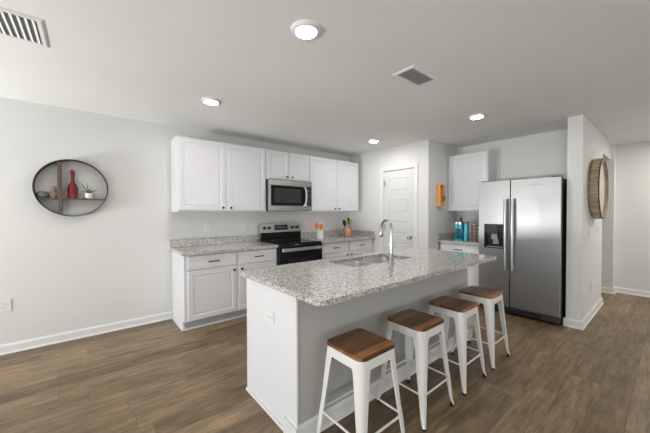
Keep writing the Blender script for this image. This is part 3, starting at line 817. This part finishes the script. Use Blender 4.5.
for i, (sx, lean, ln) in enumerate(leaves):
    bm = bmesh.new(); yy = rnd.uniform(-.5, .2); pts = []; rr = []
    for k in range(7):
        u = k/6; out = ln*u*math.sin(min(lean*(.5+.5*u), 1.5))
        pts.append((sx*.008+sx*out, yy*out*.5, .052+ln*u*math.cos(min(lean*(.5+.5*u), 1.45)))); rr.append(max(.0008, .006*(1-u**1.5)))
    tube(bm, pts, rr, 6)
    for v in bm.verts: pass
    obj('leaf', bm, LEAF, pp, smooth=True)
bm = bmesh.new(); lathe(bm, [(.022, 0), (.040, .008), (.050, .028), (.049, .045), (.040, .058), (.020, .064), (.004, .066)], (0, 0, 0), 24)
tag(obj('decorative_stone', bm, STONE, smooth=True, loc=(-.352, YW-.052, ZT)), 'rounded grey-green stone ornament at the left end of the round shelf', 'ornament')
bm = bmesh.new()
lathe(bm, [(.022, 0), (.026, .006), (.022, .03), (.027, .05), (.020, .066), (.013, .072), (.020, .085), (.022, .10), (.016, .114), (.004, .119)], (0, 0, 0), 20)
for s in (-1, 1): tube(bm, [(s*.02, -.01, .055), (s*.027, -.018, .035), (s*.01, -.026, .03)], .007, 8)
tag(obj('figurine', bm, SAND, smooth=True, loc=(-.272, YW-.052, ZT)), 'small tan carved figurine beside the divider on the round shelf', 'ornament')

# ------------------------------------------------------------------ utensil pots
uc = thing('utensil_crock', 'white ceramic crock right of the range holding orange utensils', 'container', (2.995, 3.765, .9142))
bm = bmesh.new(); lathe(bm, [(.050, 0), (.055, .004), (.056, .13), (.066, .138), (.067, .15), (.060, .15), (.050, .13), (.048, .012)], (0, 0, 0), 36); obj('pot', bm, CERAM, uc, smooth=True)
def utensil(name, label, base, tip, m, kind, group):
    b = Vector(base); t = Vector(tip); d = (t-b).normalized()
    bm = bmesh.new(); tube(bm, [b, b.lerp(t, .62)], [.005, .0055], 8)
    e = b.lerp(t, .6)
    if kind == 'spoon':
        tube(bm, [e, e.lerp(t, .2), e.lerp(t, .5), e.lerp(t, .8), t], [.008, .026, .042, .038, .012], 14)
    elif kind == 'spatula':
        tube(bm, [e, e.lerp(t, .25), e.lerp(t, .3), t], [.008, .016, .040, .044], 4)
    else:
        tube(bm, [e, e.lerp(t, .3), e.lerp(t, .9), t], [.008, .022, .034, .018], 12)
    for v in bm.verts:
        if (v.co-b).dot(d) > (e-b).length*1.02:
            pr = b+d*((v.co-b).dot(d)); v.co.y = pr.y+(v.co.y-pr.y)*.45
    o = obj(name, bm, m, smooth=True); o['label'] = label; o['category'] = 'utensil'; o['group'] = group; return o
ux, uy, uz = 2.995, 3.765, .932
utensil('cooking_spoon', 'orange-red silicone spoon in the white crock', (ux-.02, uy+.015, uz), (ux-.045, uy+.055, uz+.255), ORANGE, 'spoon', 'utensils in the white crock')
utensil('spatula', 'pale coral spatula in the white crock', (ux+.025, uy+.01, uz), (ux+.05, uy+.02, uz+.26), PEACH, 'spatula', 'utensils in the white crock')
utensil('cooking_spoon', 'bright orange spoon leaning front in the white crock', (ux-.005, uy-.025, uz), (ux-.02, uy-.055, uz+.235), ORANGE, 'spoon', 'utensils in the white crock')
cx_, cy_ = 3.72, 3.855
cc = thing('utensil_crock', 'hammered copper crock of dark utensils in the counter corner', 'container', (cx_, cy_, .9142))
bm = bmesh.new(); lathe(bm, [(.050, 0), (.062, .006), (.074, .05), (.078, .10), (.079, .15), (.073, .15), (.072, .10), (.060, .012)], (0, 0, 0), 36); obj('pot', bm, COPPER, cc, smooth=True)
G2 = 'utensils in the copper crock'; uz = .93
utensil('ladle', 'black ladle at the left of the copper crock', (cx_-.030, cy_-.005, uz), (cx_-.100, cy_-.01, uz+.29), BLACKP, 'spoon', G2)
utensil('spatula', 'teal blue spatula in the copper crock', (cx_-.01, cy_+.035, uz), (cx_-.03, cy_+.04, uz+.25), BLUEP, 'spatula', G2)
utensil('cooking_spoon', 'dark green spoon standing upright in the copper crock', (cx_, cy_-.02, uz), (cx_+.01, cy_-.02, uz+.33), mat('dark_green_silicone', (.03, .06, .03), .5), 'whisk', G2)
utensil('spatula', 'lime green spatula at the right of the copper crock', (cx_+.035, cy_+.01, uz), (cx_+.095, cy_+.01, uz+.30), GREENP, 'spatula', G2)

# ------------------------------------------------------------------ coffee corner
cm = thing('coffee_maker', 'glossy teal pod coffee maker on the small counter by the fridge', 'coffee maker', (4.50, 2.095, .9142), -1.22); cm.scale = (1.12, .9, 1)
def rb(name, m, x0, x1, y0, y1, z0, z1, r, parent, bevel=.006, **k):
    bm = bmesh.new(); slab(bm, rrect(x0, x1, y0, y1, r, 5), z0, z1); return obj(name, bm, m, parent, bevel=bevel, seg=3, **k)
rb('base', TEAL, -0.0851, 0.0185, -.15, .13, 0, .035, .02, cm)
rb('column', TEAL, -0.0851, 0.0185, .0, .13, .0355, .19, .02, cm)
rb('brew_head', TEAL, -0.0873, 0.0207, -.14, .13, .1905, .285, .03, cm, .012)
rb('cup_area', TEALD, -0.074, 0.0074, -.02, -.001, .04, .188, .004, cm, .001)
rb('drip_tray', TEALD, -0.0666, 0, -.14, -.03, .0355, .05, .015, cm, .002)
rb('water_tank', TEAL, 0.0266, 0.0851, -.12, .12, 0, .275, .025, cm, .008)
rb('tank_lid', TEALD, 0.0252, 0.0866, -.122, .122, .2755, .29, .025, cm, .004)
rb('lid_handle', CHROME, -0.0666, 0, -.15, -.125, .26, .295, .008, cm, .003)
bm = bmesh.new(); lathe(bm, [(.030, 0), (.033, .004), (.034, .012), (.012, .016), (.010, .045), (.022, .052), (.022, .068), (.006, .075)], (0, 0, 0), 20)
tag(obj('pod_holder', bm, mat('dark_plum_metal', (.06, .02, .025), .3, .5), smooth=True, loc=(4.50, 2.11, 1.2005)), 'small dark knobbed jar standing on top of the coffee maker', 'container')
pr = thing('pod_rack', 'narrow tower rack of coffee pods between coffee maker and fridge', 'rack', (4.50, 1.885, .9142), -PI/2)
bm = bmesh.new(); lathe(bm, [(.05, 0), (.05, .008)], (0, 0, 0), 24); tube(bm, [(0, 0, .008), (0, 0, .27)], .004, 8)
for s in (-1, 1):
    tube(bm, [(s*.026, .0, .008), (s*.026, 0, .265)], .0025, 6)
tube(bm, [(-.026, 0, .265), (.026, 0, .265)], .0025, 6); obj('stand', bm, CHROME, pr, smooth=True)
pod0 = None
for k in range(5):
    for s, nm in ((-1, 'left'), (1, 'right')):
        z = .9142+.010+.050*k
        px, py = 4.50-.034, 1.885+s*.0285
        if pod0 is None:
            pod0 = thing('coffee_pod', '', 'coffee pod', (px, py, z), 0, 'coffee pods in the tower rack')
            bm = bmesh.new(); lathe(bm, [(.0, .0), (.025, .0), (.025, -.002), (.023, -.003), (.018, -.024), (.0, -.024)][::-1], (0, 0, .025), 18, 'x', close=False); bmesh.ops.remove_doubles(bm, verts=bm.verts, dist=1e-6)
            obj('cup', bm, CERAM, pod0, smooth=True)
            bm = bmesh.new(); lathe(bm, [(.0225, -.0245), (.0225, -.026)], (-.0005, 0, .025), 18, 'x'); obj('foil_lid', bm, POD, pod0)
            o = pod0
        else: o = dup(pod0, (px, py, z), 0)
        o['label'] = 'coffee pod with red-brown foil lid in the tower rack beside the fridge'

# ------------------------------------------------------------------ orange holder on the pantry side wall
oh = thing('wall_organizer', 'orange wooden key and mail box on the pantry side wall', 'wall organizer', (4.275, YO, 1.45))
ow, odp, ohh = .135, .066, .34
bx('back_board', ORWOOD, oh, 0, ow, -.010, 0, 0, ohh, .001)
bx('side_board', ORWOOD, oh, 0, .012, -odp, -.0105, 0, ohh, .001); bx('side_board', ORWOOD, oh, ow-.012, ow, -odp, -.0105, 0, ohh, .001)
for zz in (0, .16, ohh-.012): bx('shelf', ORWOOD, oh, .0125, ow-.0125, -odp, -.0105, zz, zz+.012, .001)
bx('front_lip', ORWOOD, oh, .0125, ow-.0125, -odp, -odp+.008, .0125, .07, .001)
bm = bmesh.new(); tube(bm, [(.10, -odp-.0, .165), (.10, -odp-.022, .163), (.10, -odp-.026, .175)], .003, 8); obj('hook', bm, KEY, oh, smooth=True)
bm = bmesh.new(); torus_ring(bm, [(.016, -.0015), (.016, .0015), (.013, .0015), (.013, -.0015)], (0, 0, 0), 24, 'y')
box(bm, -.007, .007, -.002, .002, -.062, -.015); box(bm, .002, .014, -.0045, -.0025, -.052, -.012); box(bm, -.016, -.008, .0025, .0045, -.045, -.010)
bmesh.ops.translate(bm, verts=bm.verts, vec=(0, 0, 0))
tag(obj('key_ring', bm, KEY, loc=(4.375, YO-odp-.020, 1.45+.153)), 'ring of dark metal keys hanging from the orange wall box', 'keys')

# ------------------------------------------------------------------ round mirror on the stub wall
mr = thing('round_mirror', 'round mirror with deep weathered wooden frame on the stub wall', 'mirror', (5.05, YP, 1.652))
bm = bmesh.new(); torus_ring(bm, [(.355, -.001), (.385, -.03), (.388, -.06), (.382, -.095), (.368, -.102), (.355, -.095), (.345, -.001)], (0, 0, 0), 72, 'y'); obj('frame', bm, STAVE, mr, smooth=True)
bm = bmesh.new(); torus_ring(bm, [(.384, -.0945), (.386, -.104), (.366, -.106), (.362, -.1025), (.37, -.0945)], (0, 0, 0), 72, 'y'); obj('rim_band', bm, HOOP, mr, smooth=True)
bm = bmesh.new(); lathe(bm, [(.3535, -.088), (.3535, -.084)], (0, 0, 0), 72, 'y'); obj('mirror_glass', bm, MIRR, mr)
